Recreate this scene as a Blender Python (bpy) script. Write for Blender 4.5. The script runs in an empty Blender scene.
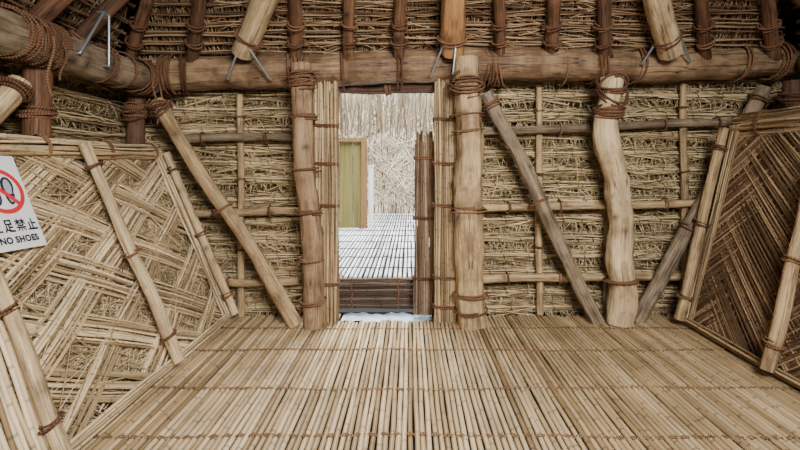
import bpy, math, random
from mathutils import Vector as V, noise
random.seed(7)
R=random.random
def U(a,b): return a+(b-a)*random.random()
scene=bpy.context.scene
col=scene.collection
F=450.0; CX=410.0; CY=165.0; EYE=1.24
def at(px,py,Y): return V(((px-CX)/F*Y, Y, EYE-(py-CY)/F*Y))

# ------------------------------------------------------------ mesh builder
class MB:
    def __init__(s): s.v=[]; s.f=[]; s.c=[]
    def add(s,p,c): s.v.append((p[0],p[1],p[2])); s.c.append(c); return len(s.v)-1
    def quad(s,a,b,c,d,rnd=0.0):
        i=[s.add(p,(rnd,k*.3,.5)) for k,p in enumerate((a,b,c,d))]; s.f.append(tuple(i))
    def box(s,c,hx,hy,hz,rnd=.5):
        c=V(c); P=[c+V((x*hx,y*hy,z*hz)) for x in(-1,1) for y in(-1,1) for z in(-1,1)]
        for q in((0,1,3,2),(4,6,7,5),(0,4,5,1),(2,3,7,6),(0,2,6,4),(1,5,7,3)):
            s.quad(*[P[k] for k in q],rnd=rnd)
    def tube(s,pts,rad,n=6,rnd=None,cap=True,lump=0.0,knots=()):
        if rnd is None: rnd=U(.15,1)
        pts=[V(p) for p in pts]; m=len(pts)
        if not isinstance(rad,(list,tuple)): rad=[rad]*m
        rings=[]; al=U(0,3); al0=al; prev=None; seed=U(0,100)
        for i,p in enumerate(pts):
            t=(pts[min(i+1,m-1)]-pts[max(i-1,0)])
            if t.length<1e-9: t=V((0,0,1))
            t.normalize()
            if prev is None:
                a=V((0,1,0)) if abs(t.y)<.8 else V((1,0,0))
                x=(a-t*a.dot(t)).normalized()
            else: x=(prev-t*prev.dot(t)).normalized()
            prev=x; y=t.cross(x)
            if i: al+=(pts[i]-pts[i-1]).length
            ring=[]
            for k in range(n):
                th=2*math.pi*k/n
                r=rad[i];dk=0.0
                if lump:
                    r*=1+lump*noise.noise(V((math.cos(th)*1.1+seed,math.sin(th)*1.1,al*3.2)))+lump*.7*noise.noise(V((math.cos(th)*2.6+seed,math.sin(th)*2.6,al*8)))
                    for kt,ka,kh,ks in knots:
                        da=(th-kt+math.pi)%(2*math.pi)-math.pi
                        d2=((da*rad[i])**2+(al-al0-ka)**2)/ks**2
                        if d2<6:
                            r+=kh*math.exp(-d2); dk=max(dk,math.exp(-d2*2.2))
                ring.append(s.add(p+x*(math.cos(th)*r)+y*(math.sin(th)*r),(rnd,al,abs(2*k/n-1),dk)))
            rings.append(ring)
        for i in range(m-1):
            a,b=rings[i],rings[i+1]
            for k in range(n):
                s.f.append((a[k],a[(k+1)%n],b[(k+1)%n],b[k]))
        if cap:
            for ring,rev in((rings[0],True),(rings[-1],False)):
                q=[s.add(s.v[i],(rnd,0.0,.5)) for i in ring]
                s.f.append(tuple(q[::-1] if rev else q))
    def log(s,p0,p1,r0,r1,n=22,bend=.015,lump=.08,rnd=None,nk=None,path=None):
        p0=V(p0);p1=V(p1);d=(p1-p0);L=d.length;t=d.normalized()
        seg=max(8,int(L/.035))
        a=V((0,1,0)) if abs(t.y)<.8 else V((1,0,0))
        x=(a-t*a.dot(t)).normalized();y=t.cross(x)
        ph,ph2,ph3=U(0,6),U(0,6),U(0,6)
        pts=[];rr=[]
        for i in range(seg+1):
            f=i/seg
            w=math.sin(math.pi*f)
            p=p0+d*f+x*(bend*w*math.sin(ph+f*5)+bend*.35*w*math.sin(ph3+f*14))+y*(bend*w*math.sin(ph2+f*4)+bend*.35*w*math.sin(ph+f*12))
            if path: p+=path(f)
            pts.append(p)
            rr.append(r0+(r1-r0)*f)
        if nk is None: nk=int(L*4)
        kn=[(U(0,6.28),U(.05,L),max(r0,r1)*U(.06,.22),U(.02,.045)) for _ in range(nk)]
        s.tube(pts,rr,n,rnd,True,lump,kn)
    def lash(s,c,ax,rad,width,turns,r=.009,tilt=0.0):
        c=V(c);t=V(ax).normalized()
        a=V((0,0,1)) if abs(t.z)<.8 else V((1,0,0))
        x=(a-t*a.dot(t)).normalized();y=t.cross(x)
        N=int(turns*16);pts=[];p0=U(0,6);j=U(.8,1.2)
        for i in range(N+1):
            f=i/N;th=p0+2*math.pi*turns*f
            rr=rad+r*.8+.005*math.sin(th*2.3+p0)+.006*math.sin(th*.37+p0*2)
            pts.append(c+t*((f-.5)*width+.007*math.sin(th*.71*j+p0)+tilt*rad*math.sin(th-.15*tilt*f))+x*(rr*math.cos(th))+y*(rr*math.sin(th)))
        s.tube(pts,r,5,R())
    def build(s,name,mat,parent=None,smooth=True):
        off=V((0,0,0))
        o=parent
        while o is not None: off+=o.location; o=o.parent
        me=bpy.data.meshes.new(name)
        me.from_pydata([(a-off.x,b-off.y,c-off.z) for a,b,c in s.v],[],s.f)
        at_=me.attributes.new('tint','FLOAT_COLOR','POINT')
        flat=[]
        for c in s.c: flat+= [c[0],c[1],c[2],c[3] if len(c)>3 else 0.0]
        at_.data.foreach_set('color',flat)
        if smooth: me.polygons.foreach_set('use_smooth',[True]*len(me.polygons))
        me.update()
        ob=bpy.data.objects.new(name,me); col.objects.link(ob)
        if mat: me.materials.append(mat)
        if parent: ob.parent=parent
        return ob
def thing(name,label,cat,loc,group=None):
    o=bpy.data.objects.new(name,None); o.empty_display_size=.1; col.objects.link(o); o.location=loc
    o['label']=label;o['category']=cat
    if group:o['group']=group
    return o
def tag(o,label,cat,group=None,kind=None):
    o['label']=label;o['category']=cat
    if group:o['group']=group
    if kind:o['kind']=kind
    return o

# ------------------------------------------------------------ materials
def sat(c,k=1.04):
    l=.3*c[0]+.55*c[1]+.15*c[2]
    return tuple(max(.002,l+(x-l)*k) for x in c)
class NT:
    def __init__(s,name,rough,spec=.25):
        s.m=bpy.data.materials.new(name);s.m.use_nodes=True;nt=s.m.node_tree;s.N=nt.nodes;s.L=nt.links
        s.b=s.N['Principled BSDF'];s.b.inputs['Roughness'].default_value=rough
        s.b.inputs['Specular IOR Level'].default_value=spec
    def M(s,op,*a):
        n=s.N.new('ShaderNodeMath');n.operation=op
        for i,x in enumerate(a):
            if isinstance(x,(int,float)): n.inputs[i].default_value=x
            else: s.L.new(x,n.inputs[i])
        return n.outputs[0]
    def attr(s):
        A=s.N.new('ShaderNodeAttribute');A.attribute_name='tint'
        S=s.N.new('ShaderNodeSeparateColor');s.L.new(A.outputs['Color'],S.inputs[0])
        return S.outputs[0],S.outputs[1],S.outputs[2],A.outputs['Alpha']
    def xyz(s,a,b,c):
        C=s.N.new('ShaderNodeCombineXYZ')
        for i,x in enumerate((a,b,c)): s.L.new(x,C.inputs[i])
        return C.outputs[0]
    def noise(s,vec,scale=1,detail=5,rough=.5):
        n=s.N.new('ShaderNodeTexNoise');n.inputs['Scale'].default_value=scale;n.inputs['Detail'].default_value=detail;n.inputs['Roughness'].default_value=rough
        s.L.new(vec,n.inputs['Vector']);return n.outputs[0]
    def pos(s): return s.N.new('ShaderNodeNewGeometry').outputs['Position']
    def ramp(s,fac,stops):
        rp=s.N.new('ShaderNodeValToRGB');e=rp.color_ramp.elements
        for i,(p,c) in enumerate(stops):
            el=e[i] if i<2 else e.new(p)
            el.position=p;el.color=(*c,1)
        s.L.new(fac,rp.inputs[0]);return rp.outputs[0]
    def mix(s,f,a,b):
        n=s.N.new('ShaderNodeMix');n.data_type='RGBA'
        s.L.new(f,n.inputs[0])
        for x,i in((a,6),(b,7)):
            if isinstance(x,tuple): n.inputs[i].default_value=(*x,1)
            else: s.L.new(x,n.inputs[i])
        return n.outputs[2]
    def scale(s,c,f):
        n=s.N.new('ShaderNodeVectorMath');n.operation='SCALE';s.L.new(c,n.inputs[0]);s.L.new(f,n.inputs['Scale']);return n.outputs[0]
    def finish(s,c,h,bump,dist=.01):
        s.L.new(c,s.b.inputs['Base Color'])
        bp=s.N.new('ShaderNodeBump');bp.inputs['Strength'].default_value=bump;bp.inputs['Distance'].default_value=dist
        s.L.new(h,bp.inputs['Height']);s.L.new(bp.outputs[0],s.b.inputs['Normal']);return s.m
def stickmat(name,stops,rough=.75,period=0,streak=5,across=9,contrast=.7,bump=.25,twist=False,sk=1.04):
    t=NT(name,rough);r,g,b,a=t.attr();M=t.M
    base=t.ramp(r,[(p,sat(c,sk)) for p,c in stops])
    n1=t.noise(t.xyz(M('ADD',M('MULTIPLY',r,57.0),M('MULTIPLY',b,float(across))),M('MULTIPLY',g,float(streak)),M('MULTIPLY',r,91.0)))
    n2=t.noise(t.pos(),3.0,4)
    fac=M('ADD',M('MULTIPLY',M('SUBTRACT',n1,.5),contrast*2),1.0)
    fac=M('MULTIPLY',fac,M('ADD',M('MULTIPLY',M('SUBTRACT',n2,.5),1.1),1.0))
    h=n1
    if period:
        frc=M('FRACT',M('ADD',M('DIVIDE',g,period),M('MULTIPLY',r,7.3)))
        fac=M('MULTIPLY',fac,M('SUBTRACT',1.0,M('MULTIPLY',M('LESS_THAN',frc,.05),.4)))
    if twist:
        sn=M('SINE',M('ADD',M('MULTIPLY',g,420.0),M('MULTIPLY',b,3.1)))
        fac=M('MULTIPLY',fac,M('ADD',M('MULTIPLY',sn,.25),.95)); h=sn
    fac=M('MAXIMUM',fac,.08)
    return t.finish(t.scale(base,fac),h,bump)
def woodmat(name,c0,c1,cb,bark=.5,rough=.62):
    t=NT(name,rough,.25);r,g,b,a=t.attr();M=t.M
    base=t.mix(r,sat(c0),sat(c1))
    ro=M('MULTIPLY',r,73.0)
    grain=t.noise(t.xyz(M('ADD',ro,M('MULTIPLY',b,9.0)),M('MULTIPLY',g,1.6),ro),1,6,.6)
    patch=t.noise(t.xyz(M('ADD',ro,M('MULTIPLY',b,1.8)),M('MULTIPLY',g,3.0),ro),1.3,6,.7)
    pf=M('MULTIPLY',M('MINIMUM',M('MAXIMUM',M('MULTIPLY',M('SUBTRACT',patch,.56-.2*bark),6.0),0.0),1.0),.8)
    c=t.mix(pf,base,sat(cb))
    fine=t.noise(t.xyz(M('ADD',ro,M('MULTIPLY',b,50.0)),M('MULTIPLY',g,12.0),ro),1,3)
    fac=M('MULTIPLY',M('ADD',M('MULTIPLY',M('SUBTRACT',grain,.5),1.9),1.05),M('ADD',M('MULTIPLY',M('SUBTRACT',fine,.5),.7),1.0))
    ck=t.noise(t.xyz(M('ADD',ro,M('MULTIPLY',b,9.0)),M('MULTIPLY',g,.9),M('ADD',ro,9.0)),1,2)
    crack=M('LESS_THAN',M('ABSOLUTE',M('SUBTRACT',ck,.5)),.012)
    fac=M('MULTIPLY',fac,M('SUBTRACT',1.0,M('MULTIPLY',crack,.6)))
    fac=M('MULTIPLY',fac,M('SUBTRACT',1.0,M('MULTIPLY',a,.8)))
    fac=M('MAXIMUM',fac,.1)
    h=M('SUBTRACT',M('ADD',M('MULTIPLY',grain,.6),M('MULTIPLY',fine,.3)),M('MULTIPLY',crack,.8))
    return t.finish(t.scale(c,fac),h,.5,.012)
def plain(name,c,rough=.6,metal=0,var=.15):
    t=NT(name,rough,.4);t.b.inputs['Metallic'].default_value=metal
    n=t.noise(t.pos(),14,3)
    cc=t.ramp(n,[(0,tuple(x*(1-var) for x in c)),(1,tuple(min(1,x*(1+var)) for x in c))])
    return t.finish(cc,n,.05)
def boardmat(name,c0,c1):
    t=NT(name,.7)
    mp=t.N.new('ShaderNodeVectorMath');mp.operation='MULTIPLY';t.L.new(t.pos(),mp.inputs[0]);mp.inputs[1].default_value=(34,34,1.2)
    n=t.noise(mp.outputs[0],1,4)
    return t.finish(t.ramp(n,[(.3,c0),(.7,c1)]),n,.15)
mFloor=stickmat('reed_floor',[(0,(.05,.033,.02)),(.14,(.24,.16,.083)),(.55,(.45,.33,.19)),(1,(.63,.495,.32))],.34,.28,2,2.5,.26)
mSub=plain('underfloor_shade',(.020,.014,.009),.9)  # near-black plane colour stands in for shade in the floor gaps
mStraw=stickmat('straw',[(0,(.03,.02,.011)),(.12,(.15,.102,.052)),(.5,(.40,.30,.165)),(1,(.76,.625,.40))],.8,0,4,4,.45)
mStrawL=stickmat('straw_pale',[(0,(.05,.034,.019)),(.12,(.20,.14,.075)),(.5,(.47,.36,.21)),(1,(.80,.665,.455))],.8,0,4,4,.5)
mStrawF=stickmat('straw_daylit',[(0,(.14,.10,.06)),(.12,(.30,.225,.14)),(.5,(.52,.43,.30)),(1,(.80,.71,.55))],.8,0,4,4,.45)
mReedL=stickmat('reed_partition',[(0,(.06,.035,.018)),(.14,(.25,.17,.09)),(.55,(.52,.395,.235)),(1,(.82,.685,.475))],.6,.25,3,2.5,.45)
mReedR=stickmat('reed_brown',[(0,(.018,.011,.007)),(.14,(.065,.037,.021)),(.65,(.18,.11,.062)),(1,(.42,.30,.18))],.62,.25,3,3,.5)
mReedJ=stickmat('reed_jamb',[(0,(.03,.02,.01)),(.14,(.15,.098,.052)),(.55,(.37,.262,.148)),(1,(.62,.48,.30))],.6,.3,3,3,.5)
mReedD=stickmat('reed_dark',[(0,(.012,.008,.006)),(.14,(.035,.021,.015)),(.55,(.10,.064,.044)),(1,(.26,.185,.13))],.7,.3,4,4,.5)
mReedM=stickmat('reed_midbrown',[(0,(.02,.013,.009)),(.14,(.06,.038,.025)),(.55,(.18,.12,.078)),(1,(.40,.29,.195))],.7,.3,4,4,.5)
mRoof=stickmat('roof_thatch',[(0,(.009,.006,.004)),(.12,(.085,.046,.026)),(.55,(.25,.155,.088)),(1,(.54,.40,.245))],.85,0,4,4,.65)
mRed=woodmat('wood_redbrown',(.15,.075,.042),(.22,.115,.066),(.075,.037,.023),.6)
mBrown=woodmat('wood_brown',(.32,.215,.13),(.38,.26,.16),(.16,.088,.052),.6)
mBeam=woodmat('wood_beam',(.27,.178,.105),(.31,.21,.127),(.115,.062,.037),.7)
mPale=woodmat('wood_pale',(.54,.41,.25),(.62,.48,.30),(.29,.185,.10),.5)
mTan=woodmat('wood_tan',(.42,.30,.168),(.53,.39,.222),(.19,.115,.065),.55)
mOrange=woodmat('wood_orange',(.38,.20,.09),(.44,.245,.115),(.22,.11,.055),.45)
mGrey=woodmat('wood_grey',(.25,.193,.132),(.32,.252,.178),(.105,.072,.049),.65)
mDark=woodmat('wood_dark',(.09,.048,.029),(.14,.078,.049),(.055,.029,.02),.5)
mRope=stickmat('rope',[(0,(.12,.057,.032)),(1,(.26,.14,.082))],.9,0,30,3,.5,.5,True)
mRopeF=stickmat('rope_floor',[(0,(.22,.13,.07)),(1,(.32,.20,.115))],.9,0,30,3,.6,.5,True)
mFarFloor=stickmat('reed_far_floor',[(0,(.03,.03,.03)),(.14,(.55,.55,.55)),(.55,(.76,.77,.78)),(1,(.90,.91,.93))],.4,.3,4,4,.3,sk=1)  # near-white bluish tint puts daylight glare into the cane colour
mBoard=boardmat('board_green',(.12,.10,.03),(.23,.195,.065))
mBoardF=boardmat('board_frame',(.15,.085,.03),(.25,.15,.065))
mWhiteWood=plain('white_wood',(.85,.82,.76),.6)
mSteel=plain('steel',(.40,.45,.52),.35,.7)
mSign=plain('sign_white',(.88,.90,.94),.4,0,.03)
mSRed=plain('sign_red',(.74,.03,.05),.4,0,.05)
mSInk=plain('sign_ink',(.015,.018,.035),.5,0,.05)
mSGrey=plain('sign_grey',(.42,.47,.55),.5,0,.05)
mBlue=plain('pale_blue',(.52,.66,.90),.35,0,.35)

# ------------------------------------------------------------ thatch generator
def thatch(mb,P,u0,u1,rows,h,du,r,flare,ln=.02,skip=None,rn=(.13,1)):
    for v in rows:
        u=u0
        while u<u1:
            u+=du*U(.4,1.6)
            if skip and skip(u,v): continue
            le=random.gauss(0,ln); k=h*U(.95,1.35); bo=flare*U(.35,1.1)
            top=v+k; bot=v-U(-.015,.04)
            mb.tube([P(u,top,0),P(u+le*.5,(top+bot)/2,bo*.55),P(u+le,bot,bo)],[r*.8,r,r*.7],3,U(*rn),False)
def mess(mb,P,u0,u1,v0,v1,n,off,r,ctr=math.pi/2,amp=.5,lmin=.1,lmax=.35):
    for _ in range(n):
        u=U(u0,u1);v=U(v0,v1)
        a=ctr+random.gauss(0,amp);L=U(lmin,lmax)
        du,dv=math.cos(a)*L/2,math.sin(a)*L/2
        if v-abs(dv)<v0 or not(u0<u-abs(du) and u+abs(du)<u1): continue
        o=off*U(.6,1.2)
        mb.tube([P(u-du,v-dv,o),P(u,v+U(-.006,.006),o+.008),P(u+du,v+dv,o)],r*U(.7,1.2),3,U(.13,1),False)
def courses(mb,P,u0,u1,rows,h,n,r,flare,amp=.11):
    # horizontal bundles of straw, each course swelling outward toward its lower edge, open gap beneath
    for v in rows:
        ph=U(0,6);g0=U(.14,.32)
        for _ in range(n):
            L=U(.18,.65);u=U(u0+L*.5,u1-L*.5);f=R()**1.2;a=random.gauss(0,amp)
            vv=v+h*(g0+(1-g0)*f)+.012*math.sin(ph+u*4)+.007*math.sin(ph*2+u*11);o=.012+flare*(1-f)**.8*U(.55,1.1)*(1+.2*math.sin(u*7+ph))
            du,dv=math.cos(a)*L/2,math.sin(a)*L/2
            mb.tube([P(u-du,vv-dv,o-.006),P(u-du*.3,vv-dv*.3+U(-.006,.006),o+.003),P(u+du*.4,vv+dv*.4+U(-.006,.006),o+.002),P(u+du,vv+dv,o-.004)],r*U(.6,1.35),3,U(.13,1),False)
def ends(mb,P,u0,u1,rows,du,off,r):
    for v in rows:
        u=u0
        while u<u1-.03:
            u+=du*U(.3,1.7)
            if u>u1-.03:break
            L=U(.03,.12);le=random.gauss(0,.04)
            if u+le<u0 or u+le>u1: continue
            mb.tube([P(u,v+.05,off*.75),P(u+le*.5,v+.05-L*.5,off*1.05),P(u+le,v+.05-L,off*U(.8,1.1))],[r,r,r*.6],3,U(.2,1),False)
def hsticks(mb,P,u0,u1,v,off,r,n=2,gap=.012,rn=(.1,.6)):
    for k in range(n):
        m=max(4,int((u1-u0)/.12));ph=U(0,6);sl=U(-.004,.004)
        mb.tube([P(u0+(u1-u0)*i/m,v+k*gap+.006*math.sin(ph+i*.7)+.003*math.sin(i*2.1+ph)+sl*i*.3,off+.004*math.sin(ph*2+i)) for i in range(m+1)],r*U(.7,1.2),5,U(*rn))

# ------------------------------------------------------------ FLOOR
root=MB()
x=-1.54
while x<2.28:
    r=U(.0118,.0130); x+=r
    w=U(0,6); y0=.7; y1=(3.60 if -.57<x<.19 else 3.74)+U(-.05,.02)
    dz=U(-.002,.0015)
    pts=[(x+.002*math.sin(w+i*.9)+.0015*math.sin(w*3+i*2.1),y0+(y1-y0)*i/14,dz-r+.0025*math.sin(w*2+i*1.3)) for i in range(15)]
    root.tube(pts,[r*U(.96,1.04) for _ in pts],12,U(.3,.95) if R()<.94 else .18)
    x+=r+U(.0025,.0050)
floor=root.build('floor',mFloor); floor['kind']='structure'
sub=MB(); sub.quad((-2.6,.3,-.07),(3.3,.3,-.07),(3.3,4.0,-.07),(-2.6,4.0,-.07)); sub.build('shade_base',mSub,floor)
for yy in (1.35,1.72,2.06,2.50,3.02,3.42):
    m=MB()
    for sgn in(-1,1):
        pts=[];X=-1.45
        while X<2.20:
            pts.append((X,yy+sgn*.009*math.cos(X*105)+.012*math.sin(X*2.1+yy*7)+.006*math.sin(X*9+yy),-.002+.0040*math.sin(X*105*sgn+yy)))
            X+=.0085
        m.tube(pts,.0037,4,R())
    m.build('rope_binding',mRopeF,floor)

# ------------------------------------------------------------ WALLS
DX0,DX1=-.74,.36
def Pb(u,v,o): return V((u,3.86-o,v))
m=MB()
for a,b in((-2.45,DX0),(DX1,3.2)):
    m.quad(Pb(a,-.1,-.02),Pb(b,-.1,-.02),Pb(b,2.15,-.02),Pb(a,2.15,-.02),.0)
    rows=[-.02];
    while rows[-1]<1.86: rows.append(rows[-1]+U(.125,.165))
    k=b-a
    thatch(m,Pb,a,b,rows,.145,.0065,.0036,.05,.03,None,(.1,.4))  # darker backing and inner straw put shade into the gaps between courses
    courses(m,Pb,a,b,rows,.138,int(125*k),.0041,.095)
    ends(m,Pb,a,b,rows,.013,.098,.0030)
    mess(m,Pb,a,b,.02,1.98,int(180*k),.096,.0030,math.pi/2,.9,.06,.20)
    for v in rows:
        hsticks(m,Pb,a,b,v+.068,.104,.0058,2,.015,(.6,1))
        if R()<.8: hsticks(m,Pb,a,b,v+.112,.074,.0048,1,.014,(.5,1))
    for v in rows:
        u=a+U(0,.1)
        while u<b-.06:
            u+=U(.12,.22)
            m.tube([Pb(u,v+.098,.065),Pb(u+.008,v+.084,.110),Pb(u+.02,v+.058,.113),Pb(u+.024,v+.038,.08)],.0038,4,.13)
w=m.build('wall_back',mStraw);w['kind']='structure'
def Pl(u,v,o): return V((-2.40+o,u,v))
m=MB();m.quad(Pl(.5,-.1,-.02),Pl(3.9,-.1,-.02),Pl(3.9,2.15,-.02),Pl(.5,2.15,-.02),.0)
rows=[.98+.137*k for k in range(8)]
thatch(m,Pl,1.2,3.75,rows,.145,.011,.0042,.05,.03,None,(.1,.5));courses(m,Pl,1.2,3.75,rows,.130,280,.0042,.085);ends(m,Pl,1.2,3.75,rows,.012,.085,.003)
for v in rows:hsticks(m,Pl,1.2,3.7,v+.06,.092,.0055,2,.013,(.5,1))
w=m.build('wall_left',mStraw);w['kind']='structure'
def Pr(u,v,o): return V((3.17-o,u,v))
m=MB();m.quad(Pr(.5,-.1,-.02),Pr(3.9,-.1,-.02),Pr(3.9,2.15,-.02),Pr(.5,2.15,-.02),.06)
thatch(m,Pr,2.2,3.75,rows,.145,.009,.0045,.06)
for v in rows:hsticks(m,Pr,2.2,3.7,v+.04,.066,.006,2,.012,(.13,.7))
w=m.build('wall_right',mStraw);w['kind']='structure'

# ------------------------------------------------------------ CEILING (hip end + two sides)
q=.7071
def Ce(u,v,o): return V((u,3.72-v*q-o*q,2.02+v*q-o*q))
def Cl(u,v,o): return V((-2.42+v*q+o*q,u,2.02+v*q-o*q))
def Cr(u,v,o): return V((3.20-v*q-o*q,u,2.02+v*q-o*q))
m=MB()
m.quad(Ce(-2.75,-.25,-.03),Ce(3.5,-.25,-.03),Ce(1.7,2.4,-.03),Ce(-.95,2.4,-.03))
m.quad(Cl(.4,-.25,-.03),Cl(4.1,-.25,-.03),Cl(2.25,2.4,-.03),Cl(.4,2.4,-.03))
m.quad(Cr(.4,-.25,-.03),Cr(4.1,-.25,-.03),Cr(2.25,2.4,-.03),Cr(.4,2.4,-.03))
rows=[.0+.10*k for k in range(9)]
thatch(m,Ce,-2.3,3.05,rows,.12,.0075,.0042,.04,.03,lambda u,v:u<-2.3+v*.7 or u>3.05-v*.7)
thatch(m,Cl,1.6,3.5,rows,.12,.009,.0045,.04,.02,lambda u,v:u>3.55-v*.7)
thatch(m,Cr,2.2,3.5,rows,.12,.014,.0045,.04,.02,lambda u,v:u>3.55-v*.7)
mess(m,Ce,-1.5,2.3,.1,.8,500,.05,.0035,0,.2,.15,.5)
for v in [.03+.080*k for k in range(12)]:
    hsticks(m,Ce,-2.32+v*.7,3.07-v*.7,v,.05,.007,3,.012,(.1,.8))
for v in rows:
    hsticks(m,Cl,1.5,3.6-v*.7,v+.04,.05,.008,2,.012,(.1,.6))
    hsticks(m,Cr,2.0,3.6-v*.7,v+.04,.05,.008,2,.012,(.1,.6))
w=m.build('ceiling',mRoof);w['kind']='structure'

# ------------------------------------------------------------ logs
def logthing(name,label,cat,p0,p1,r0,r1,mat,group=None,lashes=(),bend=.012,lump=.08,part='pole',rope=.009,n=22,path=None,nk=None):
    p0=V(p0);p1=V(p1)
    base=p0 if p0.z<=p1.z else p1
    t=thing(name,label,cat,base,group)
    b=MB();b.log(p0,p1,r0,r1,n=n,bend=bend,lump=lump,path=path,nk=nk);b.build(part,mat,t)
    for la in lashes:
        f,wd,tu=la[:3];ti=la[3] if len(la)>3 else 0
        k=MB();c=p0+(p1-p0)*f;rr=r0+(r1-r0)*f
        if path: c=c+path(f)
        k.lash(c,p1-p0,rr*1.06+bend*.5,wd,tu,rope,ti)
        if len(la)>4:
            k.lash(c,p1-p0,rr*1.10+bend*.5,wd*.7,tu*.5,rope,-ti*2); k.lash(c,p1-p0,rr*1.12+bend*.5,wd*.7,tu*.5,rope,ti*3)
        k.build('rope_lashing',mRope,t)
    return t
# posts (bottom -> top)
GP='upright posts of the doorway wall'
logthing('wall_post','brown rope-bound post on the left side of the doorway','post',(*at(314,330,3.46).xy,0),at(301,64,3.42),.080,.075,mBrown,GP,
   [(.94,.13,6,.15,1),(.80,.04,3),(.60,.03,2),(.44,.04,3),(.26,.02,1.5),(.10,.03,2)],.02,.16,rope=.007,nk=14)
logthing('wall_post','thick tan knotty post on the right side of the doorway','post',(*at(471,330,3.47).xy,0),at(466,58,3.42),.110,.098,mTan,GP,
   [(.90,.12,5,.2,1),(.79,.025,1.5),(.73,.025,1.5),(.44,.05,3),(.12,.03,2),(.06,.02,1.2)],.02,.20,rope=.007,nk=22)
def crook(f):
    g=lambda c,s:math.exp(-((f-c)/s)**2)
    return V((.03*g(.45,.16)-.055*g(.80,.13)+.03*g(.12,.1),-.01*g(.6,.2),0))
logthing('wall_post','pale crooked post with heavy rope coil, standing alone right of the doorway','post',(*at(619,324,3.52).xy,0),at(613,78,3.46),.098,.082,mPale,GP,
   [(.865,.08,6,.1,1),(.96,.06,3,.45,1),(.18,.03,2)],.02,.26,path=crook,nk=22,rope=.008)
logthing('corner_post','short dark red post under the log, in the left front corner above the screen','post',(-2.14,2.56,0),(-2.12,2.56,1.79),.072,.068,mRed,None,[(.86,.08,4)],.01,.12)
logthing('corner_post','dark post in the far left corner beneath the beam end','post',(-2.17,3.54,0),(-2.15,3.54,1.79),.068,.063,mDark,None,[(.93,.12,6,.2,1)],.01,.12)
logthing('corner_post','dark post in the far right corner under the beam end','post',(2.93,3.44,0),(2.93,3.44,1.88),.07,.07,mDark,None,[(.93,.1,6,.2),(.80,.05,3)],.01,.12)
# braces
GB='diagonal braces'
logthing('diagonal_brace','long pale brace slanting down right from the left corner to the doorway post','brace',at(296,325,3.47),at(157,101,3.49),.054,.05,mTan,GB,[(.97,.07,5,.3,1),(.52,.03,2)],.018,.12,rope=.007)
logthing('diagonal_brace','grey-tan brace slanting down right from the thick doorway post','brace',at(598,323,3.53),at(486,93,3.54),.053,.05,mGrey,GB,[(.95,.04,3),(.53,.04,3)],.018,.12,rope=.007)
logthing('diagonal_brace','grey-brown brace slanting down left out of the far right corner behind the brown screen','brace',at(637,322,3.575),at(764,88,3.565),.056,.052,mGrey,GB,[(.95,.04,3),(.40,.03,2)],.008,.10,rope=.007)
logthing('diagonal_brace','thick pale brace under the left log, above the no-shoes sign','brace',(-2.13,1.85,.95),(-2.08,2.40,1.68),.06,.055,mPale,GB,[(.93,.05,3)],.01,.1)
# beams
b0=at(160,75,3.60);b1=at(803,60,3.62)
t=thing('cross_beam','long brown log beam spanning the wall above the doorway','beam',b0)
m=MB();m.log(b0,b1,.132,.126,n=28,bend=.025,lump=.13,nk=38);m.build('log',mBeam,t)
def fx(px): return (px-160)/643.0
for px,wd,tu,ti in((170,.10,6,.1),(184,.06,3,.4),(296,.10,5,.15),(312,.06,2,-.5),(343,.02,1.3,.05),(398,.05,2.5,.1),(452,.10,4,.3),(486,.10,5,.12),(500,.05,2,-.4),(560,.02,1.2,.05),(594,.10,5,.12),(606,.06,3,-.5),(632,.05,3,.2),(735,.05,2.5,.1),(772,.10,4,.15)):
    k=MB();k.lash(b0+(b1-b0)*fx(px),b1-b0,.146,wd,tu,.008,ti);k.build('rope_lashing',mRope,t)
l0=V((-2.07,1.2,1.93));l1=V((-2.07,3.60,1.91))
t=thing('side_beam','weathered log running toward the viewer along the upper left wall','beam',l1)
m=MB();m.log(l0,l1,.118,.108,n=28,bend=.015,lump=.12,nk=14);m.build('log',mGrey,t)
for yy,wd,tu,ti in((2.28,.05,3,.4),(2.35,.09,5,.1),(2.45,.12,7,.2),(2.49,.08,4,-.5),(2.57,.08,5,-.2),(2.98,.03,2,.1),(3.18,.02,1.2,.05),(3.40,.12,7,.15),(3.44,.08,3,.5),(3.51,.08,5,-.3)):
    k=MB();k.lash(l0+(l1-l0)*((yy-1.2)/2.4),(0,1,0),.122,wd,tu,.0075,ti);k.build('rope_lashing',mRope,t)
for yy,x_,ln in((2.42,-1.93,.32),(2.50,-1.925,.22),(3.42,-1.94,.30),(3.47,-1.93,.38)):
    m=MB();w=U(0,6);m.tube([(x_+.012*math.sin(w+k*.6),yy+.014*math.cos(w+k*.5),1.93-ln*k/10) for k in range(11)],.0075,5,R());m.build('rope_end',mRope,t)
t=thing('side_beam','dark log along the upper right wall, only its end showing','beam',V((3.05,3.4,1.95)))
m=MB();m.log((3.05,1.2,2.0),(3.05,3.44,2.02),.09,.09,n=20,bend=.01);m.build('log',mDark,t)
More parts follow.
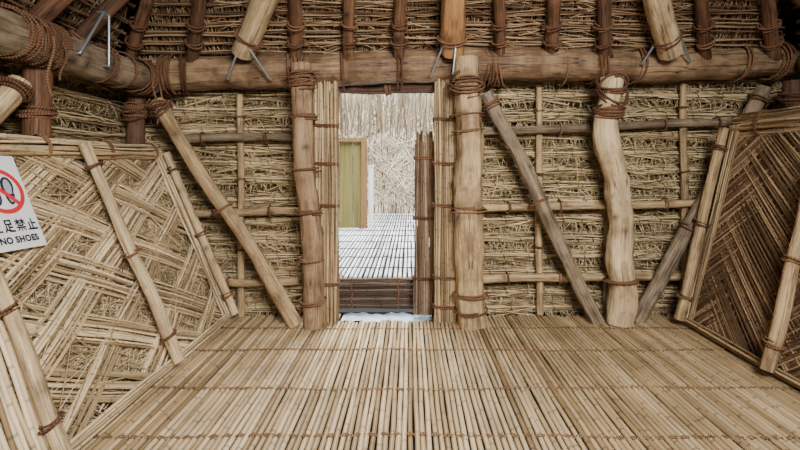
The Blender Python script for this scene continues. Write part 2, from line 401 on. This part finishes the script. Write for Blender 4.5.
# wall poles
G1='horizontal poles tied across the thatched wall'
def hp(label,x0,x1,py0,py1,mat,Y=3.66,r=.034):
    n=max(1,int((x1-x0)/45))
    ls=[((i+.5)/n,.022,2) for i in range(n)]
    logthing('wall_pole',label,'wall pole',at(x0,py0,Y),at(x1,py1,Y),r,r*.92,mat,G1,ls,.010,.12,n=14,rope=.006)
hp('topmost horizontal pole on the thatch left of the doorway',172,298,139,137,mGrey)
hp('middle horizontal pole on the thatch left of the doorway',186,298,213,211,mTan)
hp('lowest horizontal pole on the thatch left of the doorway',205,298,283,281,mTan)
hp('topmost horizontal pole on the thatch right of the doorway',482,742,131,122,mGrey)
hp('middle horizontal pole on the thatch right of the doorway',482,742,208,201,mTan)
hp('lowest horizontal pole on the thatch right of the doorway',482,742,279,274,mTan)
G2='slim upright poles behind the horizontal wall poles'
def vp(label,px,y0,y1,mat):
    Y=3.71
    logthing('upright_pole',label,'wall pole',at(px+1,y0,Y),at(px,y1,Y),.029,.026,mat,G2,[(.3,.02,2),(.62,.02,2),(.9,.02,2)],.008,.12,n=14,rope=.005)
vp('slim upright pole on the thatch left of the doorway, crossed by the long brace',240,316,95,mTan)
vp('slim upright pole on the thatch between the thick post and the crooked post',539,314,88,mTan)
vp('slim upright pole on the thatch right of the crooked post',683,314,84,mTan)
vp('slim upright pole on the thatch just behind the crooked post',606,314,100,mGrey)
# rafters
def rafter(label,pb,pt,r,mat,group,name='roof_rafter',o=.10,v0=.02,lash=(),bend=.012):
    Yb=3.45;Yt=3.14
    xb=(pb-CX)/F*Yb;xt=(pt-CX)/F*Yt
    def X(Y): return xb+(xt-xb)*(Yb-Y)/(Yb-Yt)
    P0=Ce(0,v0,o);P1=Ce(0,1.5,o);P0.x=X(P0.y);P1.x=X(P1.y)
    logthing(name,label,'rafter',P0,P1,r,r*.95,mat,group,lash,bend,.13,n=18,rope=.007)
D=[(133,147,'slim dark rafter at the far left of the roof, beside the left hip'),
(194,199,'slim dark rafter immediately left of the leftmost thick pale rafter'),
(296,297,'slim dark rafter above the brown post left of the doorway'),
(349,350,'slim dark rafter above the left part of the doorway'),
(399,400,'slim dark rafter above the right part of the doorway'),
(499,500,'slim dark rafter just right of the thick orange rafter'),
(552,552,'slim dark rafter midway between orange rafter and right pale rafter'),
(604,602,'slim dark rafter above the crooked pale post'),
(706,702,'slim dark rafter just right of the rightmost thick pale rafter'),
(772,765,'slim dark rafter at the far right of the roof, beside the right hip')]
for a,b,l in D: rafter(l,a,b,U(.042,.05),mRed if R()<.6 else mDark,'slim dark rafters above the beam',lash=[(.2,.03,2),(.3,.03,2)])
GR='thick rafter logs resting on the beam'
rafter('thick pale rafter log above the left wall, fixed with two iron clamps',240,263,.085,mPale,GR,'rafter_log',.17,.27,[(.10,.03,2)],.004)
rafter('thick orange rafter log above the right edge of the doorway',452,453,.088,mOrange,GR,'rafter_log',.17,.27,[(.10,.03,2)],.004)
rafter('thick pale rafter log above the right wall, right of the crooked post',672,659,.085,mPale,GR,'rafter_log',.17,.27,[(.10,.03,2)],.004)
def srafter(label,Y,left,mat,r=.05):
    C=Cl if left else Cr
    logthing('side_rafter',label,'rafter',C(Y,.08,.125),C(Y,1.3,.125),r,r,mat,'rafters on the side slopes of the roof',[(.1,.05,3)],.006,.1,n=16)
srafter('dark red rafter rising from the left log near its thick rope coil',2.62,True,mRed,.055)
srafter('dark rafter rising from the far half of the left log',2.98,True,mDark)
srafter('dark rafter rising from the right wall at the far corner',3.05,False,mDark)

# ------------------------------------------------------------ iron clamps
def clamp(label,a,b,w=V((0,1,0)),r=.0085):
    a,b=V(a),V(b)
    c=thing('iron_clamp',label,'iron clamp',a,'iron clamps fixing rafters to beams')
    m=MB();ax=(b-a).normalized()
    m.tube([a+w*.05,a+w*.012,a,a+ax*.012,b-ax*.012,b,b+w*.012,b+w*.05],[.003,r,r,r,r,r,r,.003],8,.5)
    m.build('bent_rod',mSteel,c)
YB=3.445
clamp('left iron clamp under the thick pale rafter of the left wall',at(227,79,YB),at(241,43,3.30))
clamp('right iron clamp under the thick pale rafter of the left wall',at(270,79,YB),at(248,47,3.30))
clamp('left iron clamp below the thick orange rafter',at(431,76,YB),at(446,38,3.30))
clamp('right iron clamp below the thick orange rafter',at(453,73,3.3),at(457,34,3.27))
clamp('left iron clamp under the thick pale rafter of the right wall',at(642,64,YB),at(664,30,3.28))
clamp('right iron clamp under the thick pale rafter of the right wall',at(690,62,YB),at(678,29,3.28))
def lc(label,a,b):
    c=V((0,0,EYE))
    def s(p):
        d=at(p[0],p[1],1)-c
        return c+d*(-1.925/d.x)
    clamp(label,s(a),s(b),V((-1,0,0)),.008)
lc('left iron clamp on the weathered left log',(80,53),(104,12))
lc('right iron clamp on the weathered left log',(109,66),(109,15))

# ------------------------------------------------------------ door jamb reed bundles
def bundle(name,label,cat,x0,x1,Y,z0,z1,n,mat,r,rings,rows=2,flare=0):
    t=thing(name,label,cat,V(((x0+x1)/2,Y,z0)))
    m=MB();xm=(x0+x1)/2
    for j in range(rows):
        for i in range(n):
            x=x0+(x1-x0)*(i+.5+.4*(j%2))/n; y=Y+(j-(rows-1)/2)*r*1.8+U(-.006,.006)
            w=U(0,6);zt=z1+U(-.09,.05)
            m.tube([(x+(x-xm)*flare*(1-k/8)**2+.006*math.sin(w+k*.9),y+.005*math.cos(w+k),z0+(zt-z0)*k/8) for k in range(9)],r*U(.7,1.2),7,U(.14,1))
    m.build('reeds',mat,t)
    for z in rings:
        k=MB();hw=((x1-x0)/2)*(1+flare*(1-min(1,(z-z0)/(z1-z0)))**2)+.012;hd=rows*r+.008;c=V((xm,Y,z))
        pts=[]
        for i in range(61):
            a=2*math.pi*i/24
            pts.append(c+V((hw*math.copysign(abs(math.cos(a))**.6,math.cos(a)),hd*math.copysign(abs(math.sin(a))**.6,math.sin(a)),(i/60-.5)*.035+.004*math.sin(a*2))))
        k.tube(pts,.006,5,R())
        k.build('rope_lashing',mRope,t)
    return t
bundle('reed_jamb','bundle of upright reeds lining the left edge of the doorway','reed bundle',-.765,-.575,3.57,0,1.90,12,mReedJ,.0080,[.3,.92,1.25,1.55],4)
bundle('reed_jamb','bundle of upright reeds lining the right edge of the doorway','reed bundle',.195,.38,3.57,0,1.93,12,mReedJ,.0080,[.12,.35,.92,1.25,1.6],4)
bundle('rolled_reed_screen','dark rolled reed screen standing inside the right edge of the doorway','reed screen',.045,.20,3.74,0.0,1.48,13,mReedM,.0065,[.3,.8,1.3],4,.25)
logthing('door_lintel','dark pole across the top of the doorway','lintel',(-.72,3.70,1.86),(.36,3.70,1.88),.034,.034,mDark,None,[(.1,.04,3),(.5,.05,3),(.9,.04,3)],.01,.1)

# ------------------------------------------------------------ leaning woven screens
def screen(name,label,X0,k,sgn,Y0,Y1,ZT,slope,sp,width,nre,r,A,c0,d0,mat,infill,poles,pmat,upright,rimmat,loose,jit,nrim,rimw,backoff=.06,wvar=.0):
    n=(V((1,0,.43)) if sgn>0 else V((-1,0,.25))).normalized()
    def P(Y,Z,o=0): return V((X0+k*Z,Y,Z))+n*o
    t=thing(name,label,'reed screen',P((Y0+Y1)/2,0))
    m=MB()
    for dirn in(-1,1):
        for kk in range(-14,14):
            bt=U(-loose,loose);bo=U(-loose,loose)*.6;ws=1+U(-wvar,wvar);nn_=max(3,int(nre*ws+.5))
            for i in range(nn_):
                dz=(i/(nn_-1)-.5)*width*ws+U(-jit,jit)+bo
                tl=bt+U(-loose,loose)*.45;rn=U(.14,1);seg=[];oj=U(-jit,jit)*.8
                Y=Y0;w=U(0,6)
                while Y<=Y1+.001:
                    if dirn<0:
                        Z=c0+kk*sp-slope*(Y-2.0); j=(Z-slope*(Y-2.0)-d0)/sp; o=A*math.cos(math.pi*(j+kk))
                    else:
                        Z=d0+kk*sp+slope*(Y-2.0); j=(Z+slope*(Y-2.0)-c0)/sp; o=-A*math.cos(math.pi*(j+kk))
                    Z+=dz+tl*(Y-2.4)+jit*.5*math.sin(w+Y*5)
                    if .02<Z<ZT-.02: seg.append(P(Y,Z,o+oj))
                    elif len(seg)>1: break
                    Y+=.05
                if len(seg)>2: m.tube(seg,r*U(.75,1.2),6,rn)
    m.build('woven_reeds',mat,t)
    m=MB();m.quad(P(Y0,0,-backoff),P(Y1,0,-backoff),P(Y1,ZT,-backoff),P(Y0,ZT,-backoff),.03)
    for _ in range(infill):
        Y=U(Y0+.1,Y1-.1);Z=U(.08,ZT-.08);L=U(.15,.5)
        a=random.choice((1,-1))*.46+random.gauss(0,.40)
        dy,dz=math.cos(a)*L/2,math.sin(a)*L/2;o=U(-backoff+.01,-.020)
        if sgn>0 and R()<.025: o=U(-.01,.012)
        if not(Y0<Y-dy and Y+dy<Y1 and .01<Z-abs(dz) and Z+abs(dz)<ZT): continue
        m.tube([P(Y-dy,Z-dz,o),P(Y,Z,o+U(.0,.010)),P(Y+dy,Z+dz,o+U(-.01,.010))],U(.002,.0042),3,U(.13,1),False)
    m.build('straw_infill',mStrawL if sgn>0 else mReedR,t)
    m=MB()
    for i in range(nrim):
        w=U(0,6);th=U(0,6.28);rd=math.sqrt(R())
        z=ZT-.02+rimw*rd*math.sin(th);o=.003+.038*rd*math.cos(th)
        ya=U(Y0,Y0+.3);yb=Y1-U(-.02,.06)
        m.tube([P(ya+(yb-ya)*q_/12,z+.008*math.sin(w+q_),o+.006*math.cos(w+q_)) for q_ in range(13)],r*U(.8,1.3),6,U(.14,1))
    m.build('top_rail',rimmat,t)
    m=MB()
    for i in range(14):
        w=U(0,6);yy_=Y1-.10+.012*(i%7);oo=.018+.014*(i//7)
        m.tube([P(yy_+.006*math.sin(w+q_),.03+(ZT-.05)*q_/8,oo+.004*math.cos(w+q_)) for q_ in range(9)],r*U(.8,1.2),6,U(.14,1))
    m.build('edge_bundle',rimmat,t)
    m=MB()
    for i in range(5):
        w=U(0,6)
        m.tube([P(Y0+(Y1-Y0)*q_/12,.022+.018*(i%3)+.004*math.sin(w+q_),.02+.016*(i//2)) for q_ in range(13)],r*1.3,6,U(.3,.9))
    m.build('bottom_rail',rimmat,t)
    for (Yp,Yq,zt,rad) in poles:
        m=MB();p0=P(Yp,.035,.055+rad);p1=P(Yq,zt,.055+rad)
        m.log(p0,p1,rad,rad*.88,n=16,bend=.007,lump=.12);po=m.build('pole',pmat,t)
        for f in(.12,.5,.9):
            q2=MB();q2.lash(p0+(p1-p0)*f,p1-p0,rad*1.1,.03,3,.006,.2);q2.build('rope_lashing',mRope,po)
    if upright:
        m=MB();Y=Y0+.05
        while Y<1.78:
            Y+=.022;w=U(0,6)
            m.tube([P(Y+.006*math.sin(w+q_)+.006*q_,.04+(.74-.04)*q_/6,.05+.004*math.cos(w+q_)) for q_ in range(7)],.0095,6,U(.2,1))
        m.build('upright_reeds',mat,t)
    Y=Y0+.25
    while Y<Y1:
        c=P(Y,ZT-.02,0);pts=[]
        for q_ in range(40):
            a=q_/36*2*math.pi*2.5
            pts.append(c+n*(.052*math.cos(a))+V((k,0,1)).normalized()*((rimw+.012)*math.sin(a))+V((0,.0009*q_,0)))
        m=MB();m.tube(pts,.0045,5,R());m.build('rope_lashing',mRope,t);Y+=.52
    return P,n,t
PL,nL,scrL=screen('reed_screen','pale leaning screen of woven reed bands over loose straw on the left',-1.44,-.43,1,1.15,3.60,1.36,.5,.31,.15,12,.0066,.006,.87,.41,mReedL,9000,
   [(3.545,3.545,1.30,.031),(2.68,2.67,1.33,.034),(1.80,1.83,1.2,.029)],mPale,True,mReedL,.028,.006,48,.062,.075,.28)
PR,nR,scrR=screen('reed_screen','brown leaning screen of densely woven reeds on the right',2.14,.25,-1,1.4,3.5,1.56,.85,.95,.93,66,.0068,.006,1.25,.60,mReedR,4500,
   [(3.44,3.475,1.50,.038),(2.595,2.60,1.3,.038),(1.8,1.8,1.3,.038)],mTan,False,mReedJ,.05,.008,90,.085)

# ------------------------------------------------------------ sign on the left screen
vL=V((-.43,0,1)).normalized()
so=PL(1.915,.845,.040)
tl_=.035
uS=V((0,1,0));vS=vL
uS2=(uS*math.cos(tl_)+vS*-math.sin(tl_)).normalized();vS2=(vS*math.cos(tl_)+uS*math.sin(tl_)).normalized()
def S(u,v,o=0): return so+uS2*u+vS2*v+nL*o
sg=thing('no_shoes_sign','white no-shoes sign with red prohibition ring hung on the left screen','sign',so)
SW,SH=.265,.465
m=MB()
a=[S(0,0,0),S(SW,0,0),S(SW,SH,0),S(0,SH,0)];b=[S(0,0,.006),S(SW,0,.006),S(SW,SH,.006),S(0,SH,.006)]
m.quad(*b);m.quad(*a[::-1])
for i in range(4):m.quad(a[i],a[(i+1)%4],b[(i+1)%4],b[i])
m.build('board',mSign,sg,False)
cu,cv=.134,.285;ro,ri=.113,.092
m=MB();N_=64
o=[m.add(S(cu+ro*math.cos(2*math.pi*i/N_),cv+ro*math.sin(2*math.pi*i/N_),.009),(.5,0,0)) for i in range(N_)]
ii=[m.add(S(cu+ri*math.cos(2*math.pi*i/N_),cv+ri*math.sin(2*math.pi*i/N_),.009),(.5,0,0)) for i in range(N_)]
for i in range(N_):m.f.append((o[i],o[(i+1)%N_],ii[(i+1)%N_],ii[i]))
d=V((-1,1)).normalized();e=V((1,1)).normalized()
def uv(p):return S(cu+p.x,cv+p.y,.0105)
m.quad(*[uv(x) for x in(d*.098-e*.010,d*-.098-e*.010,d*-.098+e*.010,d*.098+e*.010)])
m.build('prohibition_ring',mSRed,sg,False)
def shoe(sx,k):
    out=[]
    for i in range(36):
        a_=2*math.pi*i/36
        y=.070*math.sin(a_); wdt=.031*(1+.25*math.sin(a_))*(1-.22*math.exp(-((math.sin(a_)+.15)/.28)**2))
        x=wdt*math.cos(a_)+.004*math.sin(a_)
        out.append((sx*(.036+x*k),y*(1-(1-k)*.45)))
    return out
for sx in(-1,1):
    for nm,kk,mm,hh in(('shoe_outline',1.0,mSInk,.0080),('shoe_fill',.62,mSGrey,.0090)):
        m=MB();m.f.append(tuple(m.add(S(cu+x,cv+y,hh),(.5,0,0)) for x,y in shoe(sx,kk)));m.build(nm,mm,sg,False)
    m=MB();cx=sx*.036;m.quad(*[S(cu+cx+dx,cv+dy,.0098) for dx,dy in((-.022,-.028),(.022,-.028),(.022,-.016),(-.022,-.016))]);m.build('shoe_heel_line',mSInk,sg,False)
K={'土':[[(.2,.6),(.8,.6)],[(.5,.92),(.5,.1)],[(.08,.1),(.92,.1)]],
'足':[[(.25,.92),(.75,.92)],[(.75,.92),(.75,.62)],[(.25,.62),(.75,.62)],[(.25,.92),(.25,.62)],[(.5,.62),(.5,.12)],[(.5,.38),(.82,.38)],[(.25,.46),(.25,.2)],[(.27,.3),(.08,.04)],[(.2,.22),(.5,.1)],[(.5,.1),(.95,.06)]],
'禁':[[(.06,.82),(.46,.82)],[(.27,.97),(.27,.5)],[(.27,.8),(.07,.58)],[(.27,.8),(.45,.62)],[(.54,.82),(.94,.82)],[(.74,.97),(.74,.5)],[(.74,.8),(.55,.6)],[(.74,.8),(.94,.58)],[(.25,.45),(.75,.45)],[(.08,.3),(.92,.3)],[(.5,.3),(.5,.02)],[(.3,.22),(.13,.05)],[(.7,.22),(.88,.05)]],
'止':[[(.52,.92),(.52,.08)],[(.52,.55),(.86,.55)],[(.24,.62),(.24,.08)],[(.05,.08),(.95,.08)]]}
m=MB()
for ci,ch in enumerate('土足禁止'):
    ou=.016+ci*.060;ov=.084;sz=.053
    for p,q_ in K[ch]:
        p=V(p);q_=V(q_);dd=(q_-p).normalized();ex=dd*.045;nn=V((-dd.y,dd.x))*(.066 if ch!='禁' else .052)
        m.quad(*[S(ou+x.x*sz,ov+x.y*sz*1.15,.009) for x in(p-ex-nn,q_+ex-nn,q_+ex+nn,p-ex+nn)])
m.build('japanese_lettering',mSInk,sg,False)
cu_=bpy.data.curves.new('t','FONT');cu_.body='NO SHOES';cu_.size=1;cu_.offset=.045;cu_.space_character=1.08
to=bpy.data.objects.new('t',cu_);col.objects.link(to)
bpy.context.view_layer.update()
dg=bpy.context.evaluated_depsgraph_get()
me=bpy.data.meshes.new_from_object(to.evaluated_get(dg))
xs=[v.co.x for v in me.vertices];ys=[v.co.y for v in me.vertices]
x0,x1,y0,y1=min(xs),max(xs),min(ys),max(ys)
m=MB()
for v in me.vertices: m.add(S(.034+(v.co.x-x0)/(x1-x0)*.198,.030+(v.co.y-y0)/(y1-y0)*.033,.009),(.5,0,0))
for p in me.polygons: m.f.append(tuple(p.vertices))
bpy.data.objects.remove(to)
m.build('english_lettering',mSInk,sg,False)

# ------------------------------------------------------------ doorway step + pale blue strip + far room
t=thing('reed_step','dark step faced with horizontal reeds inside the doorway','step',V((-.19,3.9,0)))
m=MB()
for i in range(14):
    w=U(0,6);z=.012+i*.0187
    m.tube([(-.735+1.09*k/10,3.885+.004*math.sin(w+k),z+.003*math.cos(w+k)) for k in range(11)],.0098,6,U(.1,.75))
m.build('reed_face',mReedD,t)
for xx in(-.5,-.1):
    m=MB();m.tube([(xx+.006*math.sin(k*2),3.868,.005+.265*k/8) for k in range(9)],.007,5,.5);m.build('rope_lashing',mRope,t)
m=MB();nx,ny=24,5
ids=[[m.add((-.56+.74*i/nx,3.63+.2*j/ny,-.022+.006*math.sin(i*1.7+j)+.005*math.sin(j*2.3+i*.6)),(.5,0,0)) for i in range(nx+1)] for j in range(ny+1)]
for j in range(ny):
    for i in range(nx): m.f.append((ids[j][i],ids[j][i+1],ids[j+1][i+1],ids[j+1][i]))
tag(m.build('pale_blue_strip',mBlue),'crumpled pale blue strip on the ground before the doorway step','sheet')  # thin rippled mesh in an even pale blue
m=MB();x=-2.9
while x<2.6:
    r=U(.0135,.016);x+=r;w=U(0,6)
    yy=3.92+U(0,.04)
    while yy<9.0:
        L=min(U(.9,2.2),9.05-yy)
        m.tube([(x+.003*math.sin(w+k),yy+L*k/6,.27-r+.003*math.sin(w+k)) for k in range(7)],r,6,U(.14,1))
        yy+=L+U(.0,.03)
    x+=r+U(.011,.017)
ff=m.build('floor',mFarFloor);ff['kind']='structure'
m=MB();m.quad((-3,3.9,.2),(2.7,3.9,.2),(2.7,9.1,.2),(-3,9.1,.2));m.build('shade_base',mSub,ff)
yy=4.25
while yy<9:
    m=MB()
    m.tube([(-2.9+.05*k,yy+.012*math.sin(k*.9+yy*5),.272+.004*math.sin(k*2.4)) for k in range(111)],.006,4,.4)
    m.build('rope_binding',mReedD,ff);yy+=.48
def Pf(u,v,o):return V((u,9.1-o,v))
m=MB();m.quad(Pf(-3,0,-.05),Pf(2.7,0,-.05),Pf(2.7,2.85,-.05),Pf(-3,2.85,-.05),.14)  # raised higher than the real wall; bright straw stands in for sky behind fringe
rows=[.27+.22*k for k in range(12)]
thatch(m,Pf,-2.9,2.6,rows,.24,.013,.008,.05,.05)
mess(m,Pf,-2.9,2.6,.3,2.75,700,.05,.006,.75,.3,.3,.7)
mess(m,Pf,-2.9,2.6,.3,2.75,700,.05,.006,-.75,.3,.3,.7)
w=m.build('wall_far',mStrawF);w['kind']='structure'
for nm,xx,s1 in(('wall_far_left',-3.0,1),('wall_far_right',2.7,-1)):
    def Pq(u,v,o):return V((xx+s1*o,u,v))
    m=MB();m.quad(Pq(3.95,0,-.03),Pq(9.1,0,-.03),Pq(9.1,2.0,-.03),Pq(3.95,2.0,-.03),.1)
    thatch(m,Pq,4.0,9.0,rows[:7],.24,.03,.009,.06,.05)
    w=m.build(nm,mStraw);w['kind']='structure'
m=MB()
for _ in range(620):
    x=U(-1.9,1.6);Y=U(5.1,5.5);zt=2.25+U(0,.1);zb=1.52+abs(random.gauss(0,.12))
    if R()<.4: zb=1.80+U(0,.2)
    le=random.gauss(0,.05)
    m.tube([(x,Y,zt),(x+le*.4,Y-.03,(zt+zb)/2),(x+le,Y-.05,zb)],U(.004,.0085),3,U(.13,1),False)
tag(m.build('thatch_fringe',mStrawF),'ragged fringe of thatch hanging in the light beyond the doorway','thatch',None,'stuff')
logthing('eave_pole','horizontal pole carrying the thatch fringe beyond the doorway','pole',(-2.9,5.3,2.30),(2.6,5.3,2.30),.05,.05,mTan,None,[(.5,.05,3)],.01)
# board + white post
t=thing('wooden_board','green-brown upright board standing in the room beyond the doorway','board',at(355,228,7.0))
A=at(342,228,7.0);B=at(367,225,7.0);top=1.66
m=MB();nb=3
for i in range(nb):
    xa=A.x-.25+(B.x-A.x+.25)*i/nb;xb=A.x-.25+(B.x-A.x+.25)*(i+1)/nb-.008
    m.box(((xa+xb)/2,7.0,(.27+top)/2),(xb-xa)/2,.02,(top-.27)/2,.2+.3*i)
m.build('planks',mBoard,t,False)
for nm,c,h in(('side_rail',(B.x-.04,6.96,(.27+top)/2),(.045,.018,(top-.27)/2)),('top_rail',((A.x-.25+B.x)/2,6.96,top-.03),((B.x-A.x+.25)/2-.09,.015,.03))):
    m=MB();m.box(c,*h,.8);m.build(nm,mBoardF,t,False)
t=thing('white_post','narrow white post beside the green-brown board beyond the doorway','post',V((at(371,222,7.1).x,7.1,.27)))
x_=at(371,222,7.1).x
m=MB();m.box((x_,7.1,.74),.036,.036,.47,.8);m.build('shaft',mWhiteWood,t,False)
m=MB();m.box((x_,7.1,1.225),.044,.044,.014,.8);m.build('cap',mWhiteWood,t,False)

# ------------------------------------------------------------ light, world, camera
wd=bpy.data.worlds.new('World');scene.world=wd;wd.use_nodes=True
bg=wd.node_tree.nodes['Background'];bg.inputs[0].default_value=(.97,.98,1,1);bg.inputs[1].default_value=.14
def area(nm,loc,tgt,sx,sy,pw,c,spread=None):
    l=bpy.data.lights.new(nm,'AREA');l.shape='RECTANGLE';l.size=sx;l.size_y=sy;l.energy=pw;l.color=c
    if spread: l.spread=spread
    o=bpy.data.objects.new(nm,l);col.objects.link(o);o.location=loc
    o.rotation_euler=(V(tgt)-V(loc)).to_track_quat('-Z','Y').to_euler();return o
area('entrance_light',(.9,-.6,2.6),(-.25,2.8,.25),1.4,1.0,165,(1,.955,.88),2.3)
area('far_room_light',(-.3,6.4,4.2),(-.3,6.0,0),3.0,3.0,1150,(.92,.96,1))
area('doorway_fill',(-.2,5.0,3.0),(-.2,3.0,.1),1.0,.6,90,(.92,.96,1))  # added lamp that spills extra light through the doorway onto the near floor
cam=bpy.data.cameras.new('Camera');co=bpy.data.objects.new('Camera',cam);col.objects.link(co)
co.location=(0,0,EYE);co.rotation_euler=(math.pi/2,0,0)
cam.sensor_width=36;cam.lens=36*F/800;cam.shift_x=-10/800;cam.shift_y=-60/800;cam.clip_start=.05
scene.camera=co
